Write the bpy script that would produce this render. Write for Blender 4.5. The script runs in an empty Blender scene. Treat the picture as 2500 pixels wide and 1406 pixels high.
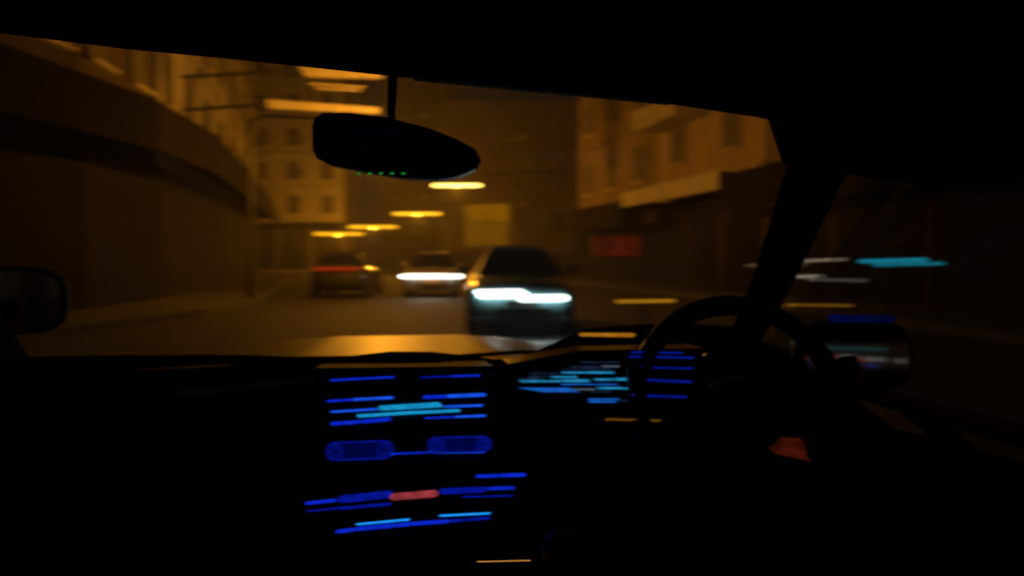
import bpy, math, random
from mathutils import Vector, Matrix
random.seed(7)
scene = bpy.context.scene
col = scene.collection
R = math.radians

# ------------------------------------------------------------------ camera
YAW, PITCH, EYE, FPX = R(8.0), math.atan(71 / 1962), 1.2, 1962.0
CAMPOS = Vector((0, 0, EYE))
cam_d = bpy.data.cameras.new('camera')
cam = bpy.data.objects.new('camera', cam_d)
col.objects.link(cam)
scene.camera = cam
cam.location = CAMPOS
cam.rotation_euler = (R(90) - PITCH, 0, -YAW)
cam_d.sensor_width = 36.0
cam_d.lens = 36.0 * FPX / 2500.0
cam_d.clip_start, cam_d.clip_end = 0.02, 1500
cam_d.dof.use_dof = True            # focus on the cabin, the street goes soft
cam_d.dof.focus_distance = 0.85
cam_d.dof.aperture_fstop = 6.0
cam_d.dof.aperture_ratio = 0.35
CAM_M = cam.rotation_euler.to_matrix()
HEAD = Vector((math.sin(YAW), math.cos(YAW), 0))
RIGHT = Vector((math.cos(YAW), -math.sin(YAW), 0))

# ------------------------------------------------------------------ night sky and moon
world = bpy.data.worlds.new('World')
scene.world = world
world.use_nodes = True
wn = world.node_tree
sky = wn.nodes.new('ShaderNodeTexSky')
sky.sky_type = 'NISHITA'
sky.sun_disc = False
sky.sun_elevation = R(24)
sky.sun_rotation = R(200)
wn.links.new(sky.outputs[0], wn.nodes['Background'].inputs[0])
wn.nodes['Background'].inputs[1].default_value = 0.0004
moon_d = bpy.data.lights.new('sun', 'SUN')
moon_d.energy = 0.004
moon_d.angle = R(0.5)
moon_d.color = (1.0, 0.95, 0.88)
moon = bpy.data.objects.new('sun', moon_d)
moon.rotation_euler = (R(66), 0, R(-20))
col.objects.link(moon)
scene.view_settings.view_transform = 'Standard'
scene.view_settings.look = 'None'
scene.view_settings.gamma = 1.0
scene.view_settings.exposure = 0.0
scene.view_settings.use_curve_mapping = False
try:
    scene.cycles.use_denoising = True
    scene.cycles.adaptive_threshold = 0.04
    scene.cycles.max_bounces = 4
    scene.cycles.transparent_max_bounces = 6
    scene.cycles.sample_clamp_indirect = 2.0
except Exception:
    pass

LAMP_W = 900.0                       # watts of each sodium street lamp
SODIUM = (1.0, 0.36, 0.02)

# ------------------------------------------------------------------ helpers
def P(px, py, D):
    """point seen at photo pixel (px,py) at depth D along the level view direction"""
    d = CAM_M @ Vector(((px - 1250) / FPX, (703 - py) / FPX, -1))
    return CAMPOS + d * (D / d.dot(HEAD))

def PY(px, py, Y):
    d = CAM_M @ Vector(((px - 1250) / FPX, (703 - py) / FPX, -1))
    return CAMPOS + d * (Y / d.y)

def W(X, D, z=0.0):
    """plan position: X metres right and D metres ahead of the view direction"""
    v = RIGHT * X + HEAD * D
    return Vector((v.x, v.y, z))

MATS = {}
def mat(name, color, rough=0.6, metal=0.0, spec=0.5, noise=0.0, scale=6.0, bump=0.0, coat=0.0, emit=None, es=0.0):
    if name in MATS:
        return MATS[name]
    m = bpy.data.materials.new(name)
    m.use_nodes = True
    nt = m.node_tree
    b = nt.nodes['Principled BSDF']
    b.inputs['Base Color'].default_value = (*color, 1)
    b.inputs['Roughness'].default_value = rough
    b.inputs['Metallic'].default_value = metal
    b.inputs['Specular IOR Level'].default_value = spec
    b.inputs['Coat Weight'].default_value = coat
    b.inputs['Coat Roughness'].default_value = 0.08
    if noise or bump:
        tc = nt.nodes.new('ShaderNodeTexCoord')
        n = nt.nodes.new('ShaderNodeTexNoise')
        n.inputs['Scale'].default_value = scale
        n.inputs['Detail'].default_value = 6
        n.inputs['Roughness'].default_value = 0.65
        nt.links.new(tc.outputs['Object'], n.inputs['Vector'])
        if noise:
            r = nt.nodes.new('ShaderNodeValToRGB')
            r.color_ramp.elements[0].position = 0.3
            r.color_ramp.elements[1].position = 0.7
            r.color_ramp.elements[0].color = (*[c * (1 - noise) for c in color], 1)
            r.color_ramp.elements[1].color = (*[min(1, c * (1 + noise)) for c in color], 1)
            nt.links.new(n.outputs['Fac'], r.inputs['Fac'])
            nt.links.new(r.outputs['Color'], b.inputs['Base Color'])
        if bump:
            bp = nt.nodes.new('ShaderNodeBump')
            bp.inputs['Strength'].default_value = bump
            bp.inputs['Distance'].default_value = 0.02
            nt.links.new(n.outputs['Fac'], bp.inputs['Height'])
            nt.links.new(bp.outputs['Normal'], b.inputs['Normal'])
    if emit:
        b.inputs['Emission Color'].default_value = (*emit, 1)
        b.inputs['Emission Strength'].default_value = es
    MATS[name] = m
    return m

def lit(name, color, s, vary=0.0, scale=40.0):
    """a self-luminous panel: dark lens body with its own glow, slightly uneven"""
    if name in MATS:
        return MATS[name]
    m = mat(name, (0.02, 0.02, 0.02), rough=0.4, emit=color, es=s)
    if vary:
        nt = m.node_tree
        b = nt.nodes['Principled BSDF']
        tc = nt.nodes.new('ShaderNodeTexCoord')
        n = nt.nodes.new('ShaderNodeTexNoise')
        n.inputs['Scale'].default_value = scale
        nt.links.new(tc.outputs['Object'], n.inputs['Vector'])
        mr = nt.nodes.new('ShaderNodeMapRange')
        mr.inputs['From Min'].default_value = 0.3
        mr.inputs['From Max'].default_value = 0.7
        mr.inputs['To Min'].default_value = s * (1 - vary)
        mr.inputs['To Max'].default_value = s * (1 + vary)
        nt.links.new(n.outputs['Fac'], mr.inputs['Value'])
        nt.links.new(mr.outputs['Result'], b.inputs['Emission Strength'])
    return m

def glass(name, tint=(1, 1, 1), refl=0.06, rough=0.02):
    if name in MATS:
        return MATS[name]
    m = bpy.data.materials.new(name)
    m.use_nodes = True
    nt = m.node_tree
    nt.nodes.remove(nt.nodes['Principled BSDF'])
    t = nt.nodes.new('ShaderNodeBsdfTransparent')
    t.inputs[0].default_value = (*tint, 1)
    g = nt.nodes.new('ShaderNodeBsdfGlossy')
    g.inputs['Roughness'].default_value = rough
    mx = nt.nodes.new('ShaderNodeMixShader')
    mx.inputs[0].default_value = refl
    nt.links.new(t.outputs[0], mx.inputs[1])
    nt.links.new(g.outputs[0], mx.inputs[2])
    nt.links.new(mx.outputs[0], nt.nodes['Material Output'].inputs[0])
    MATS[name] = m
    return m

ROOTM = {}      # world matrix of each thing

def thing(name, label, cat, loc=(0, 0, 0), rotz=0.0, group=None):
    o = bpy.data.objects.new(name, None)
    o.empty_display_size = 0.2
    col.objects.link(o)
    o.location = loc
    o.rotation_euler = (0, 0, rotz)
    o['label'] = label
    o['category'] = cat
    if group:
        o['group'] = group
    ROOTM[o.name] = Matrix.Translation(Vector(loc)) @ Matrix.Rotation(rotz, 4, 'Z')
    return o

def root_of(o):
    while o.parent:
        o = o.parent
    return o

class MB:
    def __init__(s):
        s.v, s.f, s.m = [], [], []
    def add(s, verts, faces, mi=0):
        o = len(s.v)
        s.v += [Vector(v) for v in verts]
        s.f += [[i + o for i in f] for f in faces]
        s.m += [mi] * len(faces)
        return s
    def box(s, a, b, mi=0):
        (x0, y0, z0), (x1, y1, z1) = a, b
        return s.add([(x0, y0, z0), (x1, y0, z0), (x1, y1, z0), (x0, y1, z0), (x0, y0, z1), (x1, y0, z1), (x1, y1, z1), (x0, y1, z1)],
                     [(0, 3, 2, 1), (4, 5, 6, 7), (0, 1, 5, 4), (1, 2, 6, 5), (2, 3, 7, 6), (3, 0, 4, 7)], mi)
    def loft(s, rings, mi=0, caps=True, closed=True):
        n = len(rings[0])
        vs = [p for r in rings for p in r]
        fs = []
        for i in range(len(rings) - 1):
            for j in range(n if closed else n - 1):
                k = (j + 1) % n
                fs.append((i * n + j, i * n + k, (i + 1) * n + k, (i + 1) * n + j))
        if caps and closed:
            fs.append(tuple(range(n))[::-1])
            fs.append(tuple(range((len(rings) - 1) * n, len(rings) * n)))
        return s.add(vs, fs, mi)
    def tube(s, pts, r, n=8, mi=0, caps=True):
        pts = [Vector(p) for p in pts]
        rs = r if isinstance(r, (list, tuple)) else [r] * len(pts)
        rings = []
        for i, p in enumerate(pts):
            t = (pts[min(i + 1, len(pts) - 1)] - pts[max(i - 1, 0)]).normalized()
            up = Vector((0, 0, 1)) if abs(t.z) < 0.9 else Vector((0, 1, 0))
            a = t.cross(up).normalized()
            b = a.cross(t)
            rings.append([p + (a * math.cos(q) + b * math.sin(q)) * rs[i] for q in [2 * math.pi * k / n for k in range(n)]])
        return s.loft(rings, mi, caps)
    def prism(s, poly, off, mi=0, inset=None):
        """polygon pushed along a vector; inset shrinks the front rim for a soft edge"""
        poly = [Vector(p) for p in poly]
        off = Vector(off)
        c = sum(poly, Vector()) / len(poly)
        rings = [[p + off for p in poly], poly]
        if inset:
            rings = [[p + off for p in poly], [p + off * inset for p in poly], [c + (p - c) * (1 - inset * 0.35) for p in poly]]
        return s.loft(rings, mi)
    def bar(s, p0, p1, h, depth, mi=0, n=4, away=None):
        """rounded-end bar between two points, h tall, thickness going away from the eye"""
        p0, p1 = Vector(p0), Vector(p1)
        mid = (p0 + p1) / 2
        d = (away or (mid - CAMPOS)).normalized()
        t = (p1 - p0).normalized()
        u = t.cross(d).normalized()
        r = h / 2
        poly = []
        for k in range(n + 1):
            q = math.pi / 2 - math.pi * k / n
            poly.append(p1 - t * r + (t * math.cos(q) + u * math.sin(q)) * r)
        for k in range(n + 1):
            q = math.pi / 2 + math.pi * k / n
            poly.append(p0 + t * r + (t * math.cos(q) + u * math.sin(q) * -1 * -1) * r)
        poly = poly[:n + 1] + [p0 + t * r + (t * math.cos(-math.pi / 2 - math.pi * k / n) + u * math.sin(-math.pi / 2 - math.pi * k / n)) * r for k in range(n + 1)]
        return s.prism(poly, d * depth, mi)
    def build(s, name, mats, parent=None, local=False, smooth=False, bevel=0.0):
        if not isinstance(mats, (list, tuple)):
            mats = [mats]
        vs = s.v
        if parent and not local:
            inv = ROOTM[root_of(parent).name].inverted()
            vs = [inv @ v for v in vs]
        me = bpy.data.meshes.new(name)
        me.from_pydata([tuple(v) for v in vs], [], s.f)
        for m in mats:
            me.materials.append(m)
        for p, mi in zip(me.polygons, s.m):
            p.material_index = mi
            p.use_smooth = smooth
        import bmesh
        bm = bmesh.new()
        bm.from_mesh(me)
        bmesh.ops.recalc_face_normals(bm, faces=bm.faces)
        bm.to_mesh(me)
        bm.free()
        o = bpy.data.objects.new(name, me)
        col.objects.link(o)
        o.parent = parent
        if bevel:
            b = o.modifiers.new('bevel', 'BEVEL')
            b.width = bevel
            b.segments = 2
        return o

def inst(src, parent, loc, name=None):
    o = src.copy()
    col.objects.link(o)
    o.parent = parent
    o.location = loc
    if name:
        o.name = name
    return o

def struct(o):
    o['kind'] = 'structure'
    return o

def tag(o, label, cat, group=None):
    o['label'] = label
    o['category'] = cat
    if group:
        o['group'] = group
    return o

# ------------------------------------------------------------------ materials
M_asphalt = mat('asphalt', (0.02, 0.0195, 0.019), rough=0.85, spec=0.2, noise=0.35, scale=3.0, bump=0.35)
M_paving = mat('paving', (0.05, 0.047, 0.044), rough=0.85, spec=0.2, noise=0.25, scale=2.0, bump=0.2)
M_earth = mat('earth', (0.05, 0.045, 0.04), rough=0.9, noise=0.2)
M_pole = mat('pole_paint', (0.03, 0.03, 0.032), rough=0.5, noise=0.2)
M_alu = mat('aluminium', (0.35, 0.35, 0.36), rough=0.35, metal=1.0)
M_shutter = mat('shutter', (0.005, 0.0045, 0.004), rough=0.8, spec=0.08, noise=0.3)
M_fascia_dark = mat('fascia_dark', (0.008, 0.0055, 0.004), rough=0.85, spec=0.05, noise=0.4, scale=1.5)
M_fascia_pale = mat('fascia_pale', (0.42, 0.38, 0.32), rough=0.7, noise=0.25, scale=1.5)
M_pane = mat('curtained_glass', (0.16, 0.14, 0.115), rough=0.25, spec=0.4, noise=0.35, scale=1.5)
M_frame = mat('window_frame', (0.2, 0.18, 0.15), rough=0.6, noise=0.2)
M_tyre = mat('tyre', (0.015, 0.015, 0.015), rough=0.85)
M_carglass = mat('car_glass', (0.01, 0.012, 0.016), rough=0.06, spec=0.7)
M_black = mat('cabin_plastic', (0.022, 0.022, 0.024), rough=0.75, spec=0.12, noise=0.3, scale=90)
M_liner = mat('roof_lining', (0.03, 0.03, 0.033), rough=0.95, spec=0.05, noise=0.3, scale=120)
M_gloss = mat('piano_black', (0.012, 0.012, 0.014), rough=0.3, spec=0.2)
M_chrome = mat('satin_trim', (0.45, 0.44, 0.42), rough=0.28, metal=1.0)
M_silver = mat('silver_paint', (0.2, 0.195, 0.19), rough=0.5, metal=0.1, coat=0.26, noise=0.05, scale=300)
M_mirror = mat('mirror_silver', (0.75, 0.75, 0.76), rough=0.03, metal=1.0)
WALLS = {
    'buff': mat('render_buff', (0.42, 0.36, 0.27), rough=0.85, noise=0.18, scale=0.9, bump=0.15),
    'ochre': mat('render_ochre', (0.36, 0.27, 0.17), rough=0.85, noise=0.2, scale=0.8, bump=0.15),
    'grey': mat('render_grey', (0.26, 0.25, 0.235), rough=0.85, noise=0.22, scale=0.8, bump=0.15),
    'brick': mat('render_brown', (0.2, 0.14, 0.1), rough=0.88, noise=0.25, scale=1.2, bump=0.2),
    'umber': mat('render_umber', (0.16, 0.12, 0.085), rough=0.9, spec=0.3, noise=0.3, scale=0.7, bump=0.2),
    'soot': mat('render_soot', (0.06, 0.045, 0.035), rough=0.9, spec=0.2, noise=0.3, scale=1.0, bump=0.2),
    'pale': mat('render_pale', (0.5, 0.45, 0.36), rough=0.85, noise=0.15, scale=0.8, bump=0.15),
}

M_silver.node_tree.nodes['Principled BSDF'].inputs['Coat Roughness'].default_value = 0.42
# ------------------------------------------------------------------ ground, road and pavements
g = MB().add([(-600, -600, -0.03), (600, -600, -0.03), (600, 600, -0.03), (-600, 600, -0.03)], [(0, 1, 2, 3)]).build('ground', M_earth)
struct(g)
LEFT = [(-11.2, -24), (-9.9, -8), (-8.9, 4), (-8.0, 12.5), (-7.5, 17), (-8.0, 22), (-9.6, 29), (-12.8, 42.6), (-18.5, 64)]
RGT = [(10.6, -24), (9.4, -8), (8.7, 4), (8.2, 11), (7.6, 17.5), (6.4, 25), (4.6, 34), (2.2, 45)]
rd = MB().add([W(-60, -40, 0), W(40, -40, 0), W(40, 130, 0), W(-80, 130, 0)], [(0, 1, 2, 3)]).build('road', M_asphalt)
struct(rd)

def pavement(line, side, width=2.6, out=6.0):
    m = MB()
    kerb, back = [], []
    for x, d in line:
        kerb.append((x - side * 1.0, d))
        back.append((x + side * out, d))
    rings = []
    for k, b in zip(kerb, back):
        rings.append([W(*k, -0.02), W(*k, 0.13), W(*b, 0.13), W(*b, -0.02)])
    m.loft(rings)
    return struct(m.build('pavement', M_paving))
pavement(LEFT, -1)
pavement(RGT, 1)

# ------------------------------------------------------------------ buildings
def win_meshes(w, h):
    f = MB()
    t = 0.07
    f.box((-w / 2 - t, -0.09, -t), (w / 2 + t, 0.0, 0)).box((-w / 2 - t, -0.09, h), (w / 2 + t, 0, h + t))
    f.box((-w / 2 - t, -0.09, 0), (-w / 2, 0, h)).box((w / 2, -0.09, 0), (w / 2 + t, 0, h)).box((-0.025, -0.07, 0), (0.025, 0, h))
    s = MB().box((-w / 2 - 0.15, -0.2, -t - 0.07), (w / 2 + 0.15, 0.0, -t - 0.002))
    p = MB().box((-w / 2, -0.02, 0), (w / 2, -0.002, h))
    return f, s, p

WIN_CACHE = {}
def building(name, p0, p1, H, label, wall, cd=1.6, cz=4.5, fh=1.0, fascia=None, floors=None, bays=3, ww=1.1, wh=1.5,
             balcony=(), ac=True, depth=7.0, floor_h=3.2, lit_windows=(), canopy=True):
    a, b = W(*p0), W(*p1)
    L = (b - a).length
    t = thing(name, label, 'building', (a.x, a.y, 0), math.atan2(b.y - a.y, b.x - a.x))
    wm = WALLS[wall]
    MB().box((0.01, cd, 0), (L - 0.01, cd + depth, H)).build('wall', wm, t, local=True)
    MB().box((-0.05, cd - 0.22, H + 0.003), (L + 0.05, cd + depth + 0.1, H + 0.5)).build('parapet', wm, t, local=True)
    z0 = cz + 0.75
    n = int((H - z0) // floor_h)
    for k in range(n):
        MB().box((0, cd - 0.14, z0 + k * floor_h - 0.55), (L, cd - 0.002, z0 + k * floor_h - 0.38)).build('ledge', wm, t, local=True)
    if canopy:
        MB().box((0, 0.06, cz - 0.14), (L, cd - 0.003, cz)).build('canopy', M_fascia_dark, t, local=True)
        nb = max(1, round(L / 4.5))
        for k in range(nb):
            MB().box((k * L / nb + 0.02, 0, cz - fh), ((k + 1) * L / nb - 0.02, 0.057, cz + 0.06)).build('fascia_board', fascia or M_fascia_dark, t, local=True)
    ns = max(1, round(L / 3.4))
    top = cz - fh - 0.05 if canopy else cz - 0.4
    for k in range(ns):
        sh = MB()
        x0, x1 = k * L / ns + 0.08, (k + 1) * L / ns - 0.08
        zz = 0.13
        while zz < top - 0.1:
            sh.box((x0, cd - 0.06, zz), (x1, cd - 0.012, zz + 0.085))
            zz += 0.1
        sh.box((x0 - 0.03, cd - 0.09, top - 0.02), (x1 + 0.03, cd - 0.004, top + 0.2))
        sh.build('roller_shutter', M_shutter, t, local=True)
    key = (ww, wh)
    for k in range(n):
        for j in range(bays):
            x = L * (j + 0.5) / bays
            z = z0 + k * floor_h + 0.35
            if key not in WIN_CACHE:
                f, s, p = win_meshes(ww, wh)
                WIN_CACHE[key] = (f.build('window', M_frame, t, local=True), s.build('sill', M_fascia_pale, t, local=True), p.build('pane', M_pane, t, local=True))
                fo, so, po = WIN_CACHE[key]
                fo.location = (x, cd, z)
                so.parent = fo
                po.parent = fo
            else:
                fo0, so0, po0 = WIN_CACHE[key]
                fo = inst(fo0, t, (x, cd, z))
                inst(so0, fo, (0, 0, 0))
                po = inst(po0, fo, (0, 0, 0))
            if ac and random.random() < 0.3:
                xa = x + ww * 0.95
                if xa < L - 0.5:
                    MB().box((xa - 0.38, cd - 0.42, z - 0.1), (xa + 0.38, cd - 0.003, z + 0.42)).build('air_conditioner', M_fascia_pale, t, local=True, bevel=0.02)
    for (x0, x1, z, hh, dp) in balcony:
        bo = MB().box((x0, cd - dp, z), (x1, cd - 0.003, z + 0.14)).build('balcony', M_fascia_pale, t, local=True)
        MB().box((x0, cd - dp - 0.06, z + 0.143), (x1, cd - dp, z + hh)).build('balcony_wall', M_fascia_pale, bo, local=True)
        for xs in (x0, x1 - 0.06):
            MB().box((xs, cd - dp + 0.003, z + 0.143), (xs + 0.06, cd - 0.003, z + hh - 0.01)).build('balcony_wall', M_fascia_pale, bo, local=True)
    return t

building('shop_building', LEFT[0], LEFT[1], 15, 'brown terrace behind the car on the left pavement', 'brick', bays=4)
building('shop_building', LEFT[1], LEFT[2], 15, 'ochre shop terrace beside the car, hidden left of the windscreen', 'ochre', bays=3)
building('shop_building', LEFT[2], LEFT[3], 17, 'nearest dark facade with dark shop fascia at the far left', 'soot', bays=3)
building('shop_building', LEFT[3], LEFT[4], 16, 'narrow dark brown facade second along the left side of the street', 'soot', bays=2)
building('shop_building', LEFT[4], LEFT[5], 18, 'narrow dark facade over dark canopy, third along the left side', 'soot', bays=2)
building('shop_building', LEFT[5], LEFT[6], 17, 'glowing orange facade left of the mirror over the dark canopy', 'pale', bays=2, ac=False)
building('shop_building', LEFT[6], LEFT[7], 19, 'long ochre facade curving away below the mirror on the left', 'pale', bays=3)
building('shop_building', LEFT[7], LEFT[8], 19, 'far end facade of the left row where the street bends', 'buff', bays=4)
building('shop_building', RGT[1], RGT[0], 15, 'brown terrace behind the car on the right pavement', 'brick', bays=4)
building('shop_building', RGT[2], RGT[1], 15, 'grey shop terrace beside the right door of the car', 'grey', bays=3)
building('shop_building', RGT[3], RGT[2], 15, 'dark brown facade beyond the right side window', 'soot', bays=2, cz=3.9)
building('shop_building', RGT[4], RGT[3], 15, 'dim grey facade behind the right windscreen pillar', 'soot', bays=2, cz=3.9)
building('shop_building', RGT[5], RGT[4], 16, 'dim brown facade at the right end of the windscreen', 'umber', bays=2, cz=3.7)
building('shop_building', RGT[6], RGT[5], 16, 'facade with pale lit balcony near the right windscreen header', 'ochre', bays=2, cz=3.9, fascia=M_fascia_pale, fh=0.55,
         balcony=((0.6, 5.0, 6.4, 0.75, 1.3),), ac=False)
building('shop_building', RGT[7], RGT[6], 17, 'brown facade above the red shop sign', 'brick', bays=3, cz=3.6)
building('end_building', (-25.5, 76), (-16.0, 76), 24, 'tall glowing orange end building below the mirror', 'pale', cd=0.8, cz=4.5, fh=0.4, bays=3)
building('end_building', (-15.5, 96), (-7.5, 96), 22, 'dark far building in the gap at the street bend', 'umber', cd=0.8, cz=4.2, bays=3)
eb = building('end_building', (-7.0, 78), (7.5, 78), 16, 'far building with a tall lit orange stairwell window', 'umber', cd=0.8, cz=1.9 + 0.2, canopy=False, bays=1, ww=0.8)
building('end_building', (-40, 98), (-24, 90), 22, 'dark block at the very end of the left bend', 'brick', cd=0.8, bays=4)
building('end_building', (6.2, 62), (20, 60), 15, 'dark block on the corner of the right side street', 'brick', cd=0.8, bays=4)

# lamplit wall patch of the far building, its light put into glowing panels
M_patch_hi = lit('stair_glow', (1.0, 0.38, 0.0), 0.17, 0.15, 0.6)
M_patch_lo = lit('stair_glow_dim', (1.0, 0.38, 0.0), 0.11, 0.2, 0.6)
def quad_panel(px0, py0, px1, py1, D, th):
    a, b, c, d = P(px0, py1, D), P(px1, py1, D), P(px1, py0, D), P(px0, py0, D)
    return [a, b, c, d], HEAD * th
sw = None
for (x0, y0, x1, y1, mm) in ((1136, 497, 1188, 541, M_patch_hi), (1191, 497, 1243, 541, M_patch_hi), (1136, 544, 1188, 600, M_patch_lo), (1191, 544, 1240, 600, M_patch_lo)):
    poly, off = quad_panel(x0, y0, x1, y1, 78.65, 0.1)
    w_ = MB().prism(poly, off).build('stair_window', mm, eb)

# ------------------------------------------------------------------ street lamps
M_sod = {k: lit('sodium_tube_%s' % k, c, s) for k, c, s in (('near', (1.0, 0.56, 0.09), 7.0), ('mid', (1.0, 0.44, 0.012), 2.3), ('far', (1.0, 0.43, 0.010), 1.9), ('farther', (1.0, 0.42, 0.009), 1.7))}
def street_lamp(D, px0, px1, py, tone, label, pole_dx, th=0.16, power=LAMP_W):  # tube lengths drawn out to the lamps' blurred light streaks
    a, b = P(px0, py, D), P(px1, py, D)
    mid = (a + b) / 2
    pole = mid + RIGHT * pole_dx
    t = thing('street_lamp', label, 'street lamp', (pole.x, pole.y, 0.0), 0, 'long street lamps along the bend')
    zt = mid.z + 0.55
    MB().tube([Vector((pole.x, pole.y, 0.0)), Vector((pole.x, pole.y, 0.9))], 0.11, 10).build('pole_base', M_pole, t)
    MB().tube([Vector((pole.x, pole.y, 0.9)), Vector((pole.x, pole.y, zt))], [0.07, 0.05], 10).build('pole', M_pole, t)
    MB().tube([Vector((pole.x, pole.y, zt - 0.05)), Vector((pole.x, pole.y, zt)) + RIGHT * (-0.1 * pole_dx) + Vector((0, 0, 0.15)), mid + Vector((0, 0, 0.5)), mid + Vector((0, 0, 0.12))], 0.035, 8).build('arm', M_pole, t)
    MB().tube([a - RIGHT * 0.05 + Vector((0, 0, 0.13)), b + RIGHT * 0.05 + Vector((0, 0, 0.13))], 0.05, 8).build('housing', M_pole, t)
    MB().tube([a + RIGHT * 0.0, a + RIGHT * 0.07, b - RIGHT * 0.07, b], [th * 0.22, th / 2, th / 2, th * 0.22], 12).build('tube', M_sod[tone], t, smooth=True)
    ld = bpy.data.lights.new('sodium_light', 'POINT')
    ld.energy = power
    ld.color = SODIUM
    ld.shadow_soft_size = 0.05
    lo = bpy.data.objects.new('sodium_light', ld)
    col.objects.link(lo)
    lo.parent = t
    lo.location = ROOTM[t.name].inverted() @ (mid - Vector((0, 0, th / 2 + 0.12)))
    return t
street_lamp(40, 1058, 1173, 453, 'near', 'brightest and nearest long yellow street lamp, right of the others', 9 - 3.4, 0.17)
street_lamp(50, 961, 1075, 522, 'mid', 'second long yellow street lamp, left of the nearest one', 7.5, 0.20)
street_lamp(60, 852, 968, 554, 'far', 'third long yellow street lamp, touching the farthest one', 7.5, 0.24)
street_lamp(70, 767, 886, 571, 'farther', 'farthest and lowest long yellow street lamp at the bend', 7.5, 0.29)
street_lamp(22, 836, 1030, 345, 'near', 'long street lamp hidden behind the rear view mirror', -3.6, 0.1, 1200)
lb = W(-1.0, -8, 5.0)
def lamp_behind():
    t = street_lamp(22, 836, 1030, 345, 'near', 'long street lamp over the road behind the car', -3.6, 0.1, 90)
    d = W(-1.0, -8) - W(-3.5, 22)
    t.location = Vector(t.location) + d
    return t
lamp_behind()

# ------------------------------------------------------------------ projecting sign on the left row
M_board = mat('sign_board', (0.75, 0.68, 0.5), rough=0.6, noise=0.15, scale=2)
D = 25.5
s0 = P(640, 262, D)
wallpt = W(-10.6, D, 5.8)
ps = thing('projecting_sign', 'pale two-board sign on arms above the rear view mirror', 'sign', (wallpt.x, wallpt.y, wallpt.z))
MB().prism([P(650, 243, D), P(925, 263, D), P(925, 277, D), P(655, 264, D)], HEAD * 0.25).build('lower_board', M_board, ps)
MB().prism([P(728, 160, D), P(935, 172, D), P(930, 190, D), P(745, 186, D)], HEAD * 0.25).build('upper_board', M_board, ps)
for (xa, ya, xb, yb) in ((755, 205, 890, 214), (770, 216, 880, 222)):
    MB().bar(P(xa, ya, D), P(xb, yb, D), 0.05, 0.1).build('rail', M_board, ps)
for px in (760, 880):
    MB().tube([P(px, 172, D + 0.12), P(px, 262, D + 0.12)], 0.03, 6).build('hanger', M_pole, ps)
MB().tube([P(655, 255, D + 0.12), W(-11.0, D + 0.12, 5.85)], 0.06, 8).build('arm', M_pole, ps)
MB().tube([P(735, 172, D + 0.12), W(-11.0, D + 0.12, 6.9)], 0.06, 8).build('arm', M_pole, ps)

# ------------------------------------------------------------------ red shop sign on the right row
D = 31.5
c = P(1505, 600, D)
rs = thing('shop_sign', 'dim red backlit sign with upright bars on the right', 'sign', (c.x, c.y, c.z))
M_red = lit('sign_red', (1.0, 0.06, 0.012), 0.03, 0.5, 1.2)
M_red2 = lit('sign_red_deep', (1.0, 0.05, 0.02), 0.055, 0.4, 1.2)
for (x0, x1, mm) in ((1450, 1458, M_red2), (1459, 1497, M_red), (1498, 1530, M_red2), (1531, 1545, M_red), (1546, 1560, M_red2)):
    MB().prism([P(x0, 625, D), P(x1, 625, D), P(x1, 577, D), P(x0, 577, D)], HEAD * 0.12).build('panel', mm, rs)
MB().prism([P(1446, 629, D + 0.13), P(1564, 629, D + 0.13), P(1564, 573, D + 0.13), P(1446, 573, D + 0.13)], HEAD * 0.1).build('backing', M_pole, rs)
for px in (1470, 1545):
    MB().tube([P(px, 601, D + 0.2), P(px, 601, D + 0.2) + HEAD * 1.2 + RIGHT * 1.2], 0.03, 6).build('bracket', M_pole, rs)
MB().tube([P(1505, 629, D + 0.18), Vector((P(1505, 629, D + 0.18).x, P(1505, 629, D + 0.18).y, 0.1))], 0.05, 8).build('post', M_pole, rs)

# ------------------------------------------------------------------ blurred streaks of shop lights, drawn out as long glowing tubes
def streak_light(px0, py0, px1, py1, h, D, color, s, label, group=None):
    a, b = P(px0, py0, D), P(px1, py1, D)
    mid = (a + b) / 2
    t = thing('strip_light', label, 'light', (mid.x, mid.y, 0.12), 0, group)
    hm = h / FPX * D
    MB().bar(a, b, hm, 0.04).build('tube', lit('strip_%d_%d' % (px0, py0), color, s), t)
    MB().bar(a + HEAD * 0.05, b + HEAD * 0.05, hm * 1.6, 0.03).build('housing', M_pole, t)
    MB().tube([mid + HEAD * 0.07, Vector((mid.x, mid.y, 0.12)) + HEAD * 0.07], 0.025, 6).build('stand', M_pole, t)
    return t
G = 'shop strip lights beyond the right window'
streak_light(1503, 736, 1648, 734, 7, 11, (1.0, 0.42, 0.02), 0.42, 'amber strip light low behind the steering wheel rim')
streak_light(1933, 638, 2067, 633, 4, 16.5, (1, 0.75, 0.5), 0.3, 'thin white strip light, highest in the right side window', G)
streak_light(1822, 648, 1967, 646, 3, 17.2, (1, 0.6, 0.25), 0.16, 'thin tan strip light across the right windscreen pillar', G)
streak_light(1907, 676, 2009, 674, 5, 17.0, (1, 0.8, 0.6), 0.3, 'short white strip light under the pair by the pillar', G)
streak_light(1972, 682, 2117, 685, 5, 16.0, (1, 0.9, 0.85), 0.10, 'grey-white strip light, lowest of the white ones', G)
streak_light(2097, 638, 2265, 634, 8, 15.5, (0.015, 0.45, 0.65), 0.7, 'bright cyan strip light, upper of the cyan pair', G)
streak_light(2131, 647, 2305, 643, 7, 15.0, (0.015, 0.45, 0.6), 0.5, 'dimmer cyan strip light, lower of the cyan pair', G)

streak_light(1921, 744, 2083, 746, 3, 13.0, (1.0, 0.42, 0.03), 0.4, 'thin amber strip light low by the kerb right of the pillar')
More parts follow.
